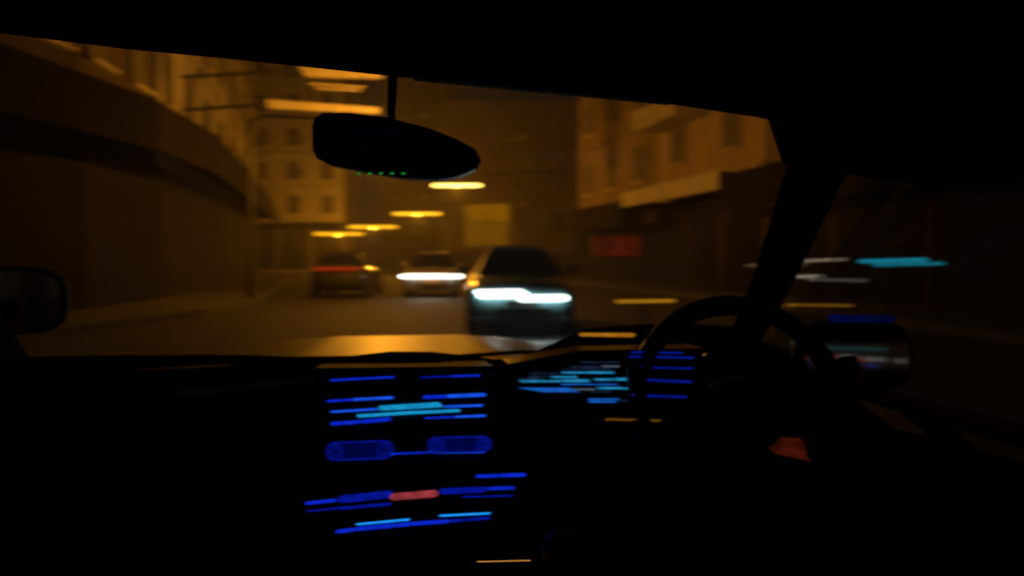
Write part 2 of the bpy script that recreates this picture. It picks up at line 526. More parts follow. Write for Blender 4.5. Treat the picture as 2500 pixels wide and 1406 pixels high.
# ------------------------------------------------------------------ cars in the street
def wheel_obj(parent, c, r, w, axis, local=True):
    t = MB()
    n = 20
    prof = [(r * 0.62, -w / 2), (r * 0.93, -w / 2), (r, -w * 0.3), (r, w * 0.3), (r * 0.93, w / 2), (r * 0.62, w / 2)]
    rings = []
    for k in range(n + 1):
        q = 2 * math.pi * k / n
        rings.append([Vector(c) + Vector((o, math.cos(q) * rr, math.sin(q) * rr)) for rr, o in prof])
    t.loft(rings, caps=False)
    wo = t.build('wheel', M_tyre, parent, local=local, smooth=True)
    rim = MB()
    for k in range(5):
        q = 2 * math.pi * k / 5
        d = Vector((0, math.cos(q), math.sin(q)))
        e = Vector((0, -math.sin(q), math.cos(q)))
        for sg in (-1, 1):
            cc = Vector(c) + Vector((sg * w * 0.4, 0, 0))
            rim.add([cc + e * 0.03, cc - e * 0.03, cc + d * r * 0.62 - e * 0.025, cc + d * r * 0.62 + e * 0.025], [(0, 1, 2, 3)])
    rim.tube([Vector(c) + Vector((-w * 0.38, 0, 0)), Vector(c) + Vector((w * 0.38, 0, 0))], r * 0.6, 16)
    rim.build('rim', M_alu, wo, local=local)
    return wo

def street_car(label, paint, loc, rotz, front=None, rear=None, side=None, scale=1.0, tint=M_carglass):
    """saloon, nose along local -Y, built from lofted sections"""
    t = thing('car', label, 'car', loc, rotz)
    st = [  # y, half width, z low, z waist, z top
        (-2.12, 0.55, 0.34, 0.50, 0.60), (-2.05, 0.74, 0.24, 0.56, 0.70), (-1.85, 0.83, 0.20, 0.64, 0.78), (-1.4, 0.87, 0.20, 0.70, 0.87),
        (-0.8, 0.88, 0.20, 0.72, 0.93), (0.2, 0.88, 0.20, 0.74, 0.95), (1.1, 0.88, 0.20, 0.76, 0.97), (1.7, 0.86, 0.22, 0.78, 1.0),
        (2.0, 0.82, 0.26, 0.76, 0.99), (2.15, 0.72, 0.34, 0.66, 0.9)]
    rings = []
    for y, hw, zl, zw, zt in st:
        rings.append([Vector(p) for p in ((-hw * 0.86, y, zl), (hw * 0.86, y, zl), (hw * 0.97, y, zl + 0.1), (hw, y, zw), (hw * 0.95, y, zt - 0.06), (hw * 0.82, y, zt), (0, y, zt + 0.03), (-hw * 0.82, y, zt), (-hw * 0.95, y, zt - 0.06), (-hw, y, zw), (-hw * 0.97, y, zl + 0.1))])
    MB().loft(rings).build('body', paint, t, local=True, smooth=True)
    gl = [(-0.85, 0.72, 0.93, 0.95), (-0.15, 0.66, 0.95, 1.36), (0.25, 0.65, 0.96, 1.42), (1.0, 0.65, 0.97, 1.41), (1.5, 0.66, 0.98, 1.28), (1.95, 0.68, 0.99, 1.02)]
    rings = []
    for y, hw, z0, z1 in gl:
        tw = hw - (z1 - z0) * 0.3
        rings.append([Vector(p) for p in ((-hw - 0.1, y, z0 - 0.03), (hw + 0.1, y, z0 - 0.03), (tw, y, z1 - 0.03), (tw * 0.8, y, z1), (-tw * 0.8, y, z1), (-tw, y, z1 - 0.03))])
    MB().loft(rings).build('windows', tint, t, local=True)
    rr = [[Vector(p) for p in ((-0.5, y, z), (0.5, y, z), (0.44, y, z + 0.03), (-0.44, y, z + 0.03))] for y, z in ((-0.12, 1.355), (0.25, 1.423), (1.0, 1.413), (1.45, 1.3))]
    MB().loft(rr).build('roof', paint, t, local=True)
    for x in (-0.78, 0.78):
        for y in (-1.35, 1.35):
            wheel_obj(t, (x, y, 0.32), 0.32, 0.2, 'x')
    MB().box((-0.42, -2.165, 0.3), (0.42, -2.05, 0.44)).build('grille', M_pole, t, local=True)
    MB().box((-0.26, -2.19, 0.45), (0.26, -2.166, 0.56)).build('number_plate', M_fascia_pale, t, local=True)
    MB().box((-0.78, -2.12, 0.2), (0.78, -1.9, 0.285)).build('bumper', M_pole, t, local=True, bevel=0.02)
    for sg in (-1, 1):
        MB().box((min(sg * 0.86, sg * 1.02), -0.7, 0.95), (max(sg * 0.86, sg * 1.02), -0.58, 1.07)).build('door_mirror', paint, t, local=True, bevel=0.03)
    def spot(x, y, z, rot, power, color):
        ld = bpy.data.lights.new('headlight_beam', 'SPOT')
        ld.energy, ld.color = power, color
        ld.spot_size, ld.spot_blend = R(75), 0.8
        ld.shadow_soft_size = 0.08
        lo = bpy.data.objects.new('headlight_beam', ld)
        col.objects.link(lo)
        lo.parent = t
        lo.location = (x, y, z)
        lo.rotation_euler = rot
    if front:
        mm, segs, power, color = front
        for (x0, z0, x1, z1, h) in segs:
            MB().bar((x0, -2.2, z0), (x1, -2.2, z1), h, 0.14, away=Vector((0, 1, 0))).build('headlight', mm, t, local=True)  # headlight streaks put into the shape as long bars
            if power:
                spot((x0 + x1) / 2, -2.26, (z0 + z1) / 2, (R(72), 0, R(180)), power, color)
    if rear:
        mm, segs = rear
        for (x0, z0, x1, z1, h) in segs:
            MB().bar((x0, 2.2, z0), (x1, 2.2, z1), h, 0.16, away=Vector((0, -1, 0))).build('tail_light', mm, t, local=True)
    if side:
        mm, segs = side
        for (y0, y1, z, h) in segs:
            for sg in (-1, 1):
                MB().box((min(sg * 0.86, sg * 0.9), y0, z - h / 2), (max(sg * 0.86, sg * 0.9), y1, z + h / 2)).build('side_marker', mm, t, local=True)
    return t

M_white_lamp = lit('headlamp_white', (1.0, 0.93, 0.78), 8)
M_cyan_lamp = lit('headlamp_cool', (0.72, 1.0, 0.92), 6)
M_tail = lit('tail_red', (1.0, 0.04, 0.004), 0.28)
M_amber = lit('marker_amber', (1.0, 0.4, 0.02), 0.25)
M_paint_dark = mat('paint_charcoal', (0.03, 0.03, 0.033), rough=0.3, coat=0.6)
M_paint_blue = mat('paint_blue', (0.16, 0.28, 0.33), rough=0.3, coat=0.6)
M_paint_grey = mat('paint_grey', (0.14, 0.13, 0.12), rough=0.3, coat=0.6)
p = W(-2.68, 27.2)
street_car('far grey car with a warm white light bar under the lamps', M_paint_grey, (p.x, p.y, 0), -YAW * 0.4,
           front=(M_white_lamp, ((-0.95, 0.655, 0.93, 0.655, 0.10), (-0.80, 0.675, 0.45, 0.675, 0.08)), 22, (1, 0.85, 0.65)))
p = W(0.08, 14.6)
cg = mat('car_glass_blue', (0.16, 0.21, 0.23), rough=0.45, spec=0.6)
street_car('blue oncoming car with two slim cyan-white headlights', M_paint_blue, (p.x, p.y, 0), -YAW + R(2),
           front=(M_cyan_lamp, ((-0.68, 0.64, 0.08, 0.65, 0.09), (-0.72, 0.69, 0.0, 0.70, 0.05), (-0.04, 0.585, 0.70, 0.595, 0.09)), 70, (0.8, 1.0, 0.97)), tint=cg)
p = W(-5.35, 26.4)
street_car('dark car ahead with a thin red tail light bar', M_paint_dark, (p.x, p.y, 0), R(180) + R(2),
           rear=None, front=None)
# its red bar sits on the end that faces the eye
tc_ = bpy.data.objects['car.002']
MB().bar((-0.68, 2.2, 0.9), (0.72, 2.2, 0.9), 0.1, 0.16, away=Vector((0, -1, 0))).build('tail_light', M_tail, tc_, local=True)  # tail light streak drawn out as one bar
tc_.rotation_euler.z = R(180) - YAW + R(2) + R(180) - R(180)

# ------------------------------------------------------------------ the car we sit in
car = thing('car_cabin', 'dark cabin of the car seen from inside, blue dashboard lights', 'car', (0, 0.6, 0))
Yh = 1.0
head = [(-520, 25), (-300, 45), (0, 82), (300, 120), (600, 149), (930, 184), (1250, 214), (1600, 250), (1850, 287), (1985, 318), (2090, 370)]
hp = [PY(x, y, Yh) for x, y in head]
# roof lining: from the header back over the cabin
rings = []
for yy, dz in ((Yh, 0.0), (Yh - 0.10, 0.012), (Yh - 0.35, 0.05), (0.0, 0.08), (-1.0, 0.06), (-1.7, -0.02)):
    low = [Vector((q.x * (1.0 + 0.06 * (Yh - yy)), yy, q.z + dz)) for q in hp]
    up = [v + Vector((0, 0.015 if yy == Yh else 0, 0.05)) for v in reversed(low)]
    rings.append(low + up)
MB().loft(rings).build('roof', M_liner, car, smooth=False)
# extra dark visor strip hanging under the header on the right
vis = MB().prism([PY(1010, 178, 0.98), PY(1640, 238, 0.98), PY(1640, 252, 0.98), PY(1010, 191, 0.98)], (0, 0.015, 0))
vis.build('sun_visor', M_liner, car)

# windscreen
base = [(-0.98, 1.80, 0.925), (-0.5, 2.02, 0.925), (0, 2.1, 0.925), (0.5, 2.02, 0.925), (0.98, 1.80, 0.925)]
wr = []
for k, bpt in enumerate(base):
    f = k / 4
    i = f * (len(hp) - 1)
    i0 = min(int(i), len(hp) - 2)
    tp = hp[i0].lerp(hp[i0 + 1], i - i0) + Vector((0, 0.0, 0.02))
    bpt = Vector(bpt)
    wr.append([bpt, bpt.lerp(tp, 0.33) + Vector((0, 0.02, 0.02)), bpt.lerp(tp, 0.66) + Vector((0, 0.02, 0.02)), tp])
MB().loft(wr, caps=False, closed=False).build('windscreen', glass('windscreen_glass', (0.97, 0.98, 0.97), 0.006), car, smooth=True)

# pillars
def pillar(bot, top, w0, w1, side):
    a = [Vector(bot), Vector(bot) + Vector((side * 0.02, -w0, 0)), Vector(bot) + Vector((side * 0.05, -w0, 0)), Vector(bot) + Vector((side * 0.05, 0.02, 0))]
    b = [Vector(top), Vector(top) + Vector((side * 0.01, -w1, 0)), Vector(top) + Vector((side * 0.05, -w1, 0)), Vector(top) + Vector((side * 0.05, 0.02, 0))]
    m_ = [x.lerp(y, 0.5) + Vector((side * 0.015, 0, 0.01)) for x, y in zip(a, b)]
    MB().loft([a, m_, b]).build('windscreen_pillar', M_liner, car)
pillar((0.76, 1.86, 0.93), (0.53, 1.02, 1.37), 0.05, 0.09, 1)
pillar((-0.76, 1.86, 0.93), (-0.62, 1.02, 1.44), 0.16, 0.14, -1)

for sg, zo in ((1, 0.0), (-1, 0.06)):
    rr = []
    for yy, zl, xx in ((1.06, 1.33, 0.53), (0.85, 1.285, 0.585), (0.6, 1.28, 0.60), (0.2, 1.31, 0.62), (-0.6, 1.33, 0.62), (-1.8, 1.2, 0.62)):
        rr.append([Vector((sg * xx, yy, zl + zo)), Vector((sg * (xx + 0.10), yy, zl + zo - 0.01)), Vector((sg * (xx + 0.08), yy, 1.49)), Vector((sg * (xx - 0.06), yy, 1.49))])
    MB().loft(rr).build('roof_rail', M_liner, car)

# dashboard
sil = [(-420, 905), (0, 872), (300, 866), (600, 866), (780, 873), (870, 867), (950, 858), (1050, 858), (1150, 868), (1210, 877), (1280, 872), (1340, 842),
       (1430, 803), (1500, 797), (1560, 792), (1680, 790), (1790, 796), (1860, 830), (1960, 870), (2120, 900)]
front_p, rings = [], []
for x, y in sil:
    e = PY(x, y, 1.72)
    rings.append([Vector((e.x, 2.0, 0.90)), Vector((e.x, 1.86, min(e.z - 0.03, 0.955))), e, e + Vector((0, -0.05, -0.018)), e + Vector((0, -0.07, -0.06)),
                  Vector((e.x * 0.99, 1.60, 0.86)), Vector((e.x * 0.99, 1.58, 0.70)), Vector((e.x * 0.98, 1.66, 0.45)), Vector((e.x * 0.98, 2.0, 0.40))])
MB().loft(rings).build('dashboard', M_black, car)
MB().bar(PY(430, 962, 1.57), PY(800, 922, 1.585), 0.012, 0.02).build('dash_trim', M_chrome, car)

# passenger air vent and glovebox lid on the dash face
vent = MB().prism([PY(330, 905, 1.60), PY(560, 893, 1.60), PY(565, 960, 1.60), PY(335, 978, 1.60)], (0, 0.03, 0)).build('air_vent', M_gloss, car)
for k in range(4):
    f = (k + 0.5) / 4
    MB().bar(PY(340, 905 + 70 * f, 1.59), PY(555, 894 + 65 * f, 1.59), 0.007, 0.006).build('vent_slat', M_black, vent)
MB().prism([PY(150, 1010, 1.56), PY(680, 985, 1.56), PY(670, 1180, 1.57), PY(180, 1210, 1.57)], (0, 0.03, 0)).build('glovebox_lid', M_black, car, bevel=0.006)

# centre console with the stereo
def con(px, py):
    return P(px, py, 1.515 - 0.15 * (py - 900) / 500)
panel = MB().prism([con(770, 898), con(1205, 893), con(1240, 1080), con(1300, 1190), con(1310, 1460), con(700, 1470), con(725, 1190), con(765, 1080)], Vector((0, 0.16, -0.01))).build('centre_console', M_black, car)
BL = [lit('legend_blue', (0.004, 0.03, 0.85), 0.62, 0.25, 60), lit('legend_blue_bright', (0.01, 0.10, 0.95), 0.8, 0.2, 60),
      lit('legend_blue_dim', (0.002, 0.015, 0.6), 0.42, 0.35, 60), lit('display_cyan', (0.01, 0.36, 0.75), 0.75, 0.25, 70),
      lit('legend_ice', (0.01, 0.32, 1.0), 0.95, 0.1, 60), lit('legend_red', (0.75, 0.09, 0.11), 0.34, 0.5, 60), lit('legend_faint', (0.002, 0.012, 0.5), 0.10, 0.6, 45)]
def px_h(h, D=1.45):
    return h / FPX * D
def button(x0, y0, x1, y1, h, mi, parent=panel, fn=con, name='button', cap=True):  # lit legends, their sideways smear put into long bars
    m = MB()
    a, b = fn(x0, y0), fn(x1, y1)
    d = ((a + b) / 2 - CAMPOS).normalized()
    a, b = a - d * 0.006, b - d * 0.006
    m.bar(a, b, px_h(h), 0.003, 0)
    if cap:
        t = (b - a).normalized()
        m.bar(a - t * 0.004 + d * 0.0032, b + t * 0.004 + d * 0.0032, px_h(h) + 0.008, 0.006, 1)
    return m.build(name, [BL[mi], M_gloss], parent)
for a in ((807, 928, 880, 924, 6, 0), (880, 924, 962, 920, 5, 0), (1027, 921, 1100, 918, 4, 2), (1100, 918, 1171, 916, 5, 0),
          (798, 979, 862, 975, 6, 0), (862, 975, 960, 970, 7, 1), (1033, 969, 1090, 967, 9, 0), (1090, 967, 1186, 963, 9, 1),
          (807, 1005, 923, 998, 6, 1), (1085, 992, 1178, 989, 6, 1),
          (808, 1034, 880, 1029, 9, 0), (880, 1029, 955, 1022, 10, 0), (1037, 1020, 1110, 1017, 5, 0), (1110, 1017, 1186, 1014, 6, 1),
          (1162, 1162, 1222, 1160, 8, 0), (1222, 1160, 1284, 1158, 9, 0),
          (745, 1228, 822, 1220, 8, 0), (825, 1219, 960, 1205, 18, 2), (830, 1214, 950, 1202, 5, 1), (1072, 1199, 1188, 1194, 14, 2),
          (1135, 1196, 1190, 1193, 7, 0), (1190, 1192, 1256, 1190, 8, 0), (750, 1247, 830, 1239, 4, 2), (830, 1240, 955, 1229, 7, 2), (1130, 1212, 1252, 1209, 4, 2),
          (820, 1297, 870, 1291, 9, 0), (870, 1290, 1000, 1278, 10, 0), (1000, 1278, 1098, 1271, 9, 0), (1098, 1271, 1197, 1263, 7, 2)):
    button(*a)
button(952, 1213, 1070, 1203, 17, 5, name='hazard_button')
button(870, 1279, 1000, 1267, 5, 4, name='indicator_strip')
button(1073, 1258, 1197, 1252, 5, 4, name='indicator_strip')
# radio display
def cpoly(pts, mi, name, lift=0.006, parent=panel):
    vs = [con(x, y) for x, y in pts]
    d = (sum(vs, Vector()) / len(vs) - CAMPOS).normalized()
    return MB().prism([v - d * lift for v in vs], d * 0.004).build(name, BL[mi], parent)
dsp = MB().prism([con(965, 908), con(1022, 906), con(1028, 1040), con(962, 1044)], Vector((0, 0.01, 0)))
cpoly([(926, 990), (1000, 985), (1070, 981), (1083, 993), (1000, 998), (926, 1002)], 3, 'display')
cpoly([(872, 1011), (1000, 1003), (1122, 998), (1122, 1005), (1000, 1011), (874, 1019)], 3, 'display')
# rotary controls: ring knobs smeared into capsules with lit rims
def dial(x0, y0, x1, y1, h):
    a, b = con(x0, y0), con(x1, y1)
    d = ((a + b) / 2 - CAMPOS).normalized()
    m = MB()
    m.bar(a - d * 0.010, b - d * 0.010, px_h(h), 0.012, 1, n=12)
    o = m.build('dial', [BL[6], BL[6]], panel)
    r = MB()
    n = 14
    t = (b - a).normalized()
    u = t.cross(d).normalized()
    rr = px_h(h) / 2
    loop = []
    for k in range(n + 1):
        q = math.pi / 2 - math.pi * k / n
        loop.append(b - t * rr + (t * math.cos(q) + u * math.sin(q)) * rr)
    for k in range(n + 1):
        q = -math.pi / 2 - math.pi * k / n
        loop.append(a + t * rr + (t * math.cos(q) + u * math.sin(q)) * rr)
    loop.append(loop[0])
    r.tube([v - d * 0.012 for v in loop], 0.0013, 6)
    r.build('dial_ring', BL[2], panel)
def knob(x, y, h):
    c = con(x, y)
    d = (c - CAMPOS).normalized()
    t = RIGHT
    u = t.cross(d).normalized()
    for r, k in ((h / 2 - 2, 0), (h / 4, 1)):
        lp = [c - d * 0.0125 + (t * math.cos(q) + u * math.sin(q)) * px_h(r) for q in [2 * math.pi * j / 20 for j in range(21)]]
        MB().tube(lp, 0.0009, 5, caps=False).build('knob_ring', BL[2], panel)
knob(820, 1102, 38)
knob(937, 1097, 36)
knob(1070, 1086, 32)
knob(1178, 1083, 32)
dial(798, 1102, 958, 1096, 42)
dial(1047, 1086, 1197, 1083, 36)
button(835, 1117, 960, 1107, 6, 1, name='light_strip', cap=False)
button(960, 1107, 1060, 1103, 4, 0, name='light_strip', cap=False)
button(1060, 1103, 1185, 1101, 7, 1, name='light_strip', cap=False)
for (x0, y0, x1, y1, h) in ((848, 1058, 1000, 1051, 2.2), (870, 1272, 1060, 1258, 1.8)):
    a, b = con(x0, y0), con(x1, y1)
    MB().bar(a - Vector((0, 0.006, 0)), b - Vector((0, 0.006, 0)), px_h(h), 0.006).build('trim_lip', M_chrome, panel)

# lower console, gear lever
MB().prism([P(1000, 1425, 1.1), P(1330, 1415, 1.1), P(1420, 1560, 1.1), P(960, 1560, 1.1)], Vector((0, 0.26, -0.12))).build('lower_console', M_black, car)
gl = MB()
gc = P(1375, 1365, 1.12)
gl.tube([gc + Vector((0, 0.03, -0.2)), gc + Vector((0, 0.01, -0.05)), gc + Vector((0, 0, -0.02)), gc, gc + Vector((0, -0.01, 0.03)), gc + Vector((0, -0.012, 0.042))], [0.012, 0.013, 0.025, 0.034, 0.028, 0.008], 14)
gl.build('gear_lever', mat('lever_leather', (0.02, 0.02, 0.021), rough=0.5), car, smooth=True)
MB().bar(P(1165, 1370, 1.1), P(1295, 1367, 1.1), px_h(3, 1.1), 0.01).build('warning_strip', lit('amber_lip', (1.0, 0.42, 0.08), 0.45), car)  # orange reflection on the chrome edge, painted as glow

# instrument cluster
def clu(px, py):
    return P(px, py, 1.50)
cl = MB().prism([clu(1240, 888), clu(1420, 855), clu(1720, 850), clu(1740, 1000), clu(1600, 1010), clu(1250, 990)], Vector((0, 0.08, 0))).build('instrument_cluster', M_gloss, car)
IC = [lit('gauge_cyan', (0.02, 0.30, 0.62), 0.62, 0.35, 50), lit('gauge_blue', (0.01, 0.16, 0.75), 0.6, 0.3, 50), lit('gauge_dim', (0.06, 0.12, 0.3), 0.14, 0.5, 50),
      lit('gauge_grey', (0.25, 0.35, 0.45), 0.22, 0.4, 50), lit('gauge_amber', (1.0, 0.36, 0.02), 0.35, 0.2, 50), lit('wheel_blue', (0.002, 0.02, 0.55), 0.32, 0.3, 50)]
def gauge(pts, mi, name='gauge_segment'):
    vs = [clu(x, y) for x, y in pts]
    d = (sum(vs, Vector()) / len(vs) - CAMPOS).normalized()
    MB().prism([v - d * 0.004 for v in vs], d * 0.003).build(name, IC[mi], cl)
def gbar(x0, x1, y, h, mi, sl=0.0):
    gauge([(x0, y - h / 2), (x1, y - h / 2 + sl), (x1, y + h / 2 + sl), (x0 + h * 0.6, y + h / 2)], mi)
for a in ((1370, 1430, 909, 5, 0), (1430, 1499, 909, 6, 0), (1290, 1345, 919, 4, 2), (1345, 1408, 920, 5, 0), (1267, 1312, 930, 7, 0), (1313, 1372, 930, 6, 0), (1373, 1440, 929, 8, 0),
          (1449, 1500, 926, 6, 0), (1500, 1584, 925.5, 7, 0), (1370, 1506, 938, 3, 1), (1456, 1520, 947, 6, 0), (1521, 1588, 948, 5, 0), (1391, 1452, 950, 5, 3),
          (1436, 1511, 974, 4, 1), (1436, 1505, 980, 5, 1), (1511, 1566, 978, 5, 2), (1392, 1468, 895, 4, 2), (1468, 1512, 894, 5, 3), (1415, 1511, 884, 3, 2), (1370, 1495, 900, 3, 2),
          (1292, 1360, 911, 3, 2), (1265, 1330, 923, 2.5, 2), (1440, 1490, 956, 3, 2)):
    gbar(*a)
gauge([(1265, 946), (1390, 946), (1416, 957), (1325, 957)], 1)
# amber lamp reflection on the binnacle rim, painted as a glowing strip
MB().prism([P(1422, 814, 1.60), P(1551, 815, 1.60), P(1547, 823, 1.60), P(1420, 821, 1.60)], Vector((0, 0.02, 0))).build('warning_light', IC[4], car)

# steering wheel
wc = P(1812, 992, 1.24)
ax = Vector((0.0, 0.93, -0.36)).normalized()        # column direction, forward and down
e1 = Vector((1, 0, 0))
e2 = e1.cross(ax).normalized()
e2 = e2 if e2.z > 0 else -e2
RW = 0.165
def wp(a, b, c=0.0):
    return wc + e1 * a + e2 * b + ax * c
ringp = [wp(RW * math.cos(q), RW * math.sin(q)) for q in [2 * math.pi * k / 48 for k in range(49)]]
M_wheel = mat('wheel_leather', (0.008, 0.008, 0.009), rough=0.55, spec=0.25, noise=0.3, scale=200)
swl = MB().tube(ringp, 0.0165, 10, caps=False).build('steering_wheel', M_wheel, car, smooth=True)
hubring = [[wp(r_ * 1.15 * math.cos(q), r_ * 0.9 * math.sin(q) - 0.01, c_) for q in [2 * math.pi * k / 20 for k in range(20)]] for r_, c_ in ((0.02, -0.022), (0.05, -0.018), (0.066, 0.0), (0.06, 0.03))]
MB().loft(hubring).build('hub', M_wheel, swl, smooth=True)
for (a0, b0, a1, b1, w0, w1) in ((-0.06, 0.005, -0.165, 0.03, 0.03, 0.02), (0.06, 0.005, 0.165, 0.03, 0.03, 0.02), (0.0, -0.05, 0.0, -0.165, 0.02, 0.016)):
    d = Vector((a1 - a0, b1 - b0, 0)).normalized()
    nx, ny = -d.y, d.x
    poly = [wp(a0 + nx * w0, b0 + ny * w0, 0.0), wp(a1 + nx * w1, b1 + ny * w1, 0.0), wp(a1 - nx * w1, b1 - ny * w1, 0.0), wp(a0 - nx * w0, b0 - ny * w0, 0.0)]
    MB().prism(poly, ax * 0.02).build('spoke', M_wheel, swl)
MB().tube([wp(0, 0, 0.03), wp(0, 0, 0.34)], 0.04, 12).build('column', M_black, swl)
def wb(px, py):
    # pixel on the wheel plane, just proud of the spoke
    d = CAM_M @ Vector(((px - 1250) / FPX, (703 - py) / FPX, -1))
    k = (wc - ax * 0.012 - CAMPOS).dot(ax) / d.dot(ax)
    return CAMPOS + d * k
for (x0, y0, x1, y1, h, mi) in ((1541, 858, 1668, 860, 3, 5), (1537, 869, 1695, 872, 4, 5), (1563, 895, 1695, 898, 3, 5), (1581, 926, 1690, 931, 5, 5), (1543, 963, 1678, 968, 5, 5)):
    MB().bar(wb(x0, y0), wb(x1, y1), px_h(h, 1.22), 0.006, 0, away=ax).build('button', IC[mi], swl)
pad = [wb(1530, 850), wb(1705, 853), wb(1702, 985), wb(1545, 980)]
MB().prism([v + ax * 0.006 for v in pad], ax * 0.012).build('button_pad', M_gloss, swl)
MB().bar(wb(1481, 1021), wb(1615, 1025), px_h(3, 1.22), 0.012, 0, away=ax).build('spoke_trim', lit('trim_glow', (1.0, 0.35, 0.02), 0.10), swl)  # chrome trim with its orange reflection painted in as glow
MB().bar(wb(1722, 865), wb(1845, 868), px_h(13, 1.22), 0.01, 0, away=ax).build('hub_trim', mat('hub_satin', (0.3, 0.3, 0.3), rough=0.4, metal=0.6), swl)

# stalk behind the wheel
MB().tube([wp(0.05, 0.03, 0.06), wp(0.16, 0.05, 0.05), wp(0.2, 0.055, 0.045)], [0.008, 0.007, 0.01], 8).build('stalk', M_black, swl)

# rear view mirror
Dm = 1.2
out = [(757, 305), (764, 285), (785, 272), (850, 272), (950, 285), (1050, 312), (1115, 338), (1160, 362), (1172, 385), (1160, 410), (1120, 428), (1065, 437), (980, 433), (880, 416), (800, 400), (768, 385), (758, 360)]
mp = [P(x, y, Dm - 0.00006 * (x - 750)) for x, y in out]
M_mirrorhouse = mat('mirror_housing', (0.006, 0.006, 0.007), rough=0.6, spec=0.2)
rvm = MB().prism(mp, HEAD * 0.045, inset=0.25).build('rear_view_mirror', M_mirrorhouse, car)
cxm = sum(mp, Vector()) / len(mp)
MB().prism([cxm + (v - cxm) * 0.86 - HEAD * 0.002 for v in mp], HEAD * 0.004).build('mirror_glass', mat('mirror_dark', (0.1, 0.1, 0.11), rough=0.06, metal=1.0), rvm)
MB().tube([cxm + HEAD * 0.03, cxm + HEAD * 0.03 + Vector((0, 0.03, 0.05)), P(960, 205, 1.15) + Vector((0, 0.02, 0.03))], [0.010, 0.006, 0.008], 10).build('mirror_stem', M_mirrorhouse, rvm)
M_green = lit('led_green', (0.02, 0.5, 0.06), 0.4)
for x in (876, 903, 930, 957, 985):
    c_ = P(x, 424, Dm - 0.035)
    MB().bar(c_ - RIGHT * 0.0028, c_ + RIGHT * 0.0028, 0.0034, 0.012).build('indicator_light', M_green, rvm)

# bonnet
nu, nv = 40, 22
gv, gf = [], []
for j in range(nv + 1):
    v = j / nv
    y = 2.08 + 1.17 * v
    for i in range(nu + 1):
        u = i / nu * 2 - 1
        hw = 0.78 - 0.10 * v * v
        z = 0.937 - 0.020 * v - 0.10 * max(0, v - 0.8) * 2 - 0.045 * u * u - 0.05 * abs(u) ** 6
        cr = 0.40 - 0.12 * v
        z += 0.005 * math.exp(-((abs(u) - cr) / 0.05) ** 2) * (1 - v * 0.6) - 0.004 * math.exp(-(u / 0.22) ** 2)
        gv.append(Vector((u * hw, y - 0.12 * u * u, z)))
for j in range(nv):
    for i in range(nu):
        a = j * (nu + 1) + i
        gf.append((a, a + 1, a + nu + 2, a + nu + 1))
bn = MB().add(gv, gf).build('bonnet', M_silver, car, smooth=True)
so = bn.modifiers.new('thickness', 'SOLIDIFY')
so.thickness = 0.02
MB().prism([(-0.95, 1.84, 0.915), (-0.5, 2.03, 0.915), (0, 2.12, 0.915), (0.5, 2.03, 0.915), (0.95, 1.84, 0.915), (0.7, 2.0, 0.89), (0, 2.1, 0.89), (-0.7, 2.0, 0.89)], (0, 0.02, -0.03)).build('cowl', M_black, car)
for (x0, x1) in ((-0.72, -0.05), (0.0, 0.62)):
    w_ = MB().tube([(x0, 2.02 - 0.2 * x0 * x0, 0.945), ((x0 + x1) / 2, 2.09 - 0.1 * x0 * x0, 0.955), (x1, 2.10 - 0.15 * x1 * x1, 0.945)], 0.006, 6)
    w_.build('wiper', M_black, car)

# wings, doors and the rest of the shell
M_shell = M_silver
for sg in (-1, 1):
    MB().loft([[Vector((sg * x, y, z)) for x, z in ((0.80, 0.25), (0.90, 0.3), (0.92, 0.7), (0.86, 0.9 - dz), (0.76, 0.915 - dz))] for y, dz in ((1.9, 0.0), (2.6, 0.03), (3.1, 0.10), (3.3, 0.24))]).build('wing', M_shell, car, smooth=True)
    # door: inner panel, sill, armrest, outer skin
    dz = 0.0
    door = MB().loft([[Vector((sg * x, y, z)) for x, z in ((0.74, 0.3), (0.70, 0.75), (0.71, zs - 0.03), (0.74, zs), (0.82, zs), (0.90, zs - 0.1), (0.92, 0.6), (0.88, 0.28))] for y, zs in ((1.88, 0.955), (1.4, 0.975), (0.6, 0.985), (-0.2, 1.0))]).build('door', mat('door_panel', (0.012, 0.0115, 0.011), rough=0.6, spec=0.2), car)
    MB().loft([[Vector((sg * x, y, z)) for x, z in ((0.62, 0.62), (0.62, 0.66), (0.705, 0.68), (0.705, 0.6))] for y in (1.25, 0.3)]).build('armrest', M_black, door)
    MB().bar(Vector((sg * 0.692, 1.40, 0.80)), Vector((sg * 0.692, 1.22, 0.79)), 0.025, 0.01, away=Vector((sg, 0, 0))).build('door_handle', M_chrome, door)
    MB().loft([[Vector((sg * x, y, z)) for x, z in ((0.74, 0.3), (0.72, 1.0), (0.9, 1.0), (0.92, 0.3))] for y in (-0.22, -1.9)]).build('rear_side', M_black, car)
    MB().loft([[Vector((sg * 0.785, 1.70, 0.97)), Vector((sg * 0.785, 0.0, 1.0))], [Vector((sg * 0.70, 1.15, 1.26)), Vector((sg * 0.70, 0.0, 1.28))], [Vector((sg * 0.63, 0.9, 1.42)), Vector((sg * 0.63, 0.0, 1.44))]], caps=False, closed=False).build('side_window', glass('side_glass', (0.6, 0.63, 0.62), 0.006), car)
    MB().loft([[Vector((sg * 0.80, y, 0.99)), Vector((sg * 0.80, y - 0.2, 0.99)), Vector((sg * 0.66, y - 0.2, 1.46)), Vector((sg * 0.66, y, 1.46))] for y in (0.0, 0.02)]).build('centre_pillar', M_liner, car)
    for yy in (2.62, -0.6):
        wheel_obj(car, (sg * 0.78, yy - 0.6, 0.32), 0.32, 0.2, 'x')
MB().box((-0.9, -1.95, 0.3), (0.9, -1.88, 1.05)).build('boot_wall', M_black, car)
MB().box((-0.9, -1.9, 0.18), (0.9, 1.9, 0.26)).build('floor_pan', M_black, car)
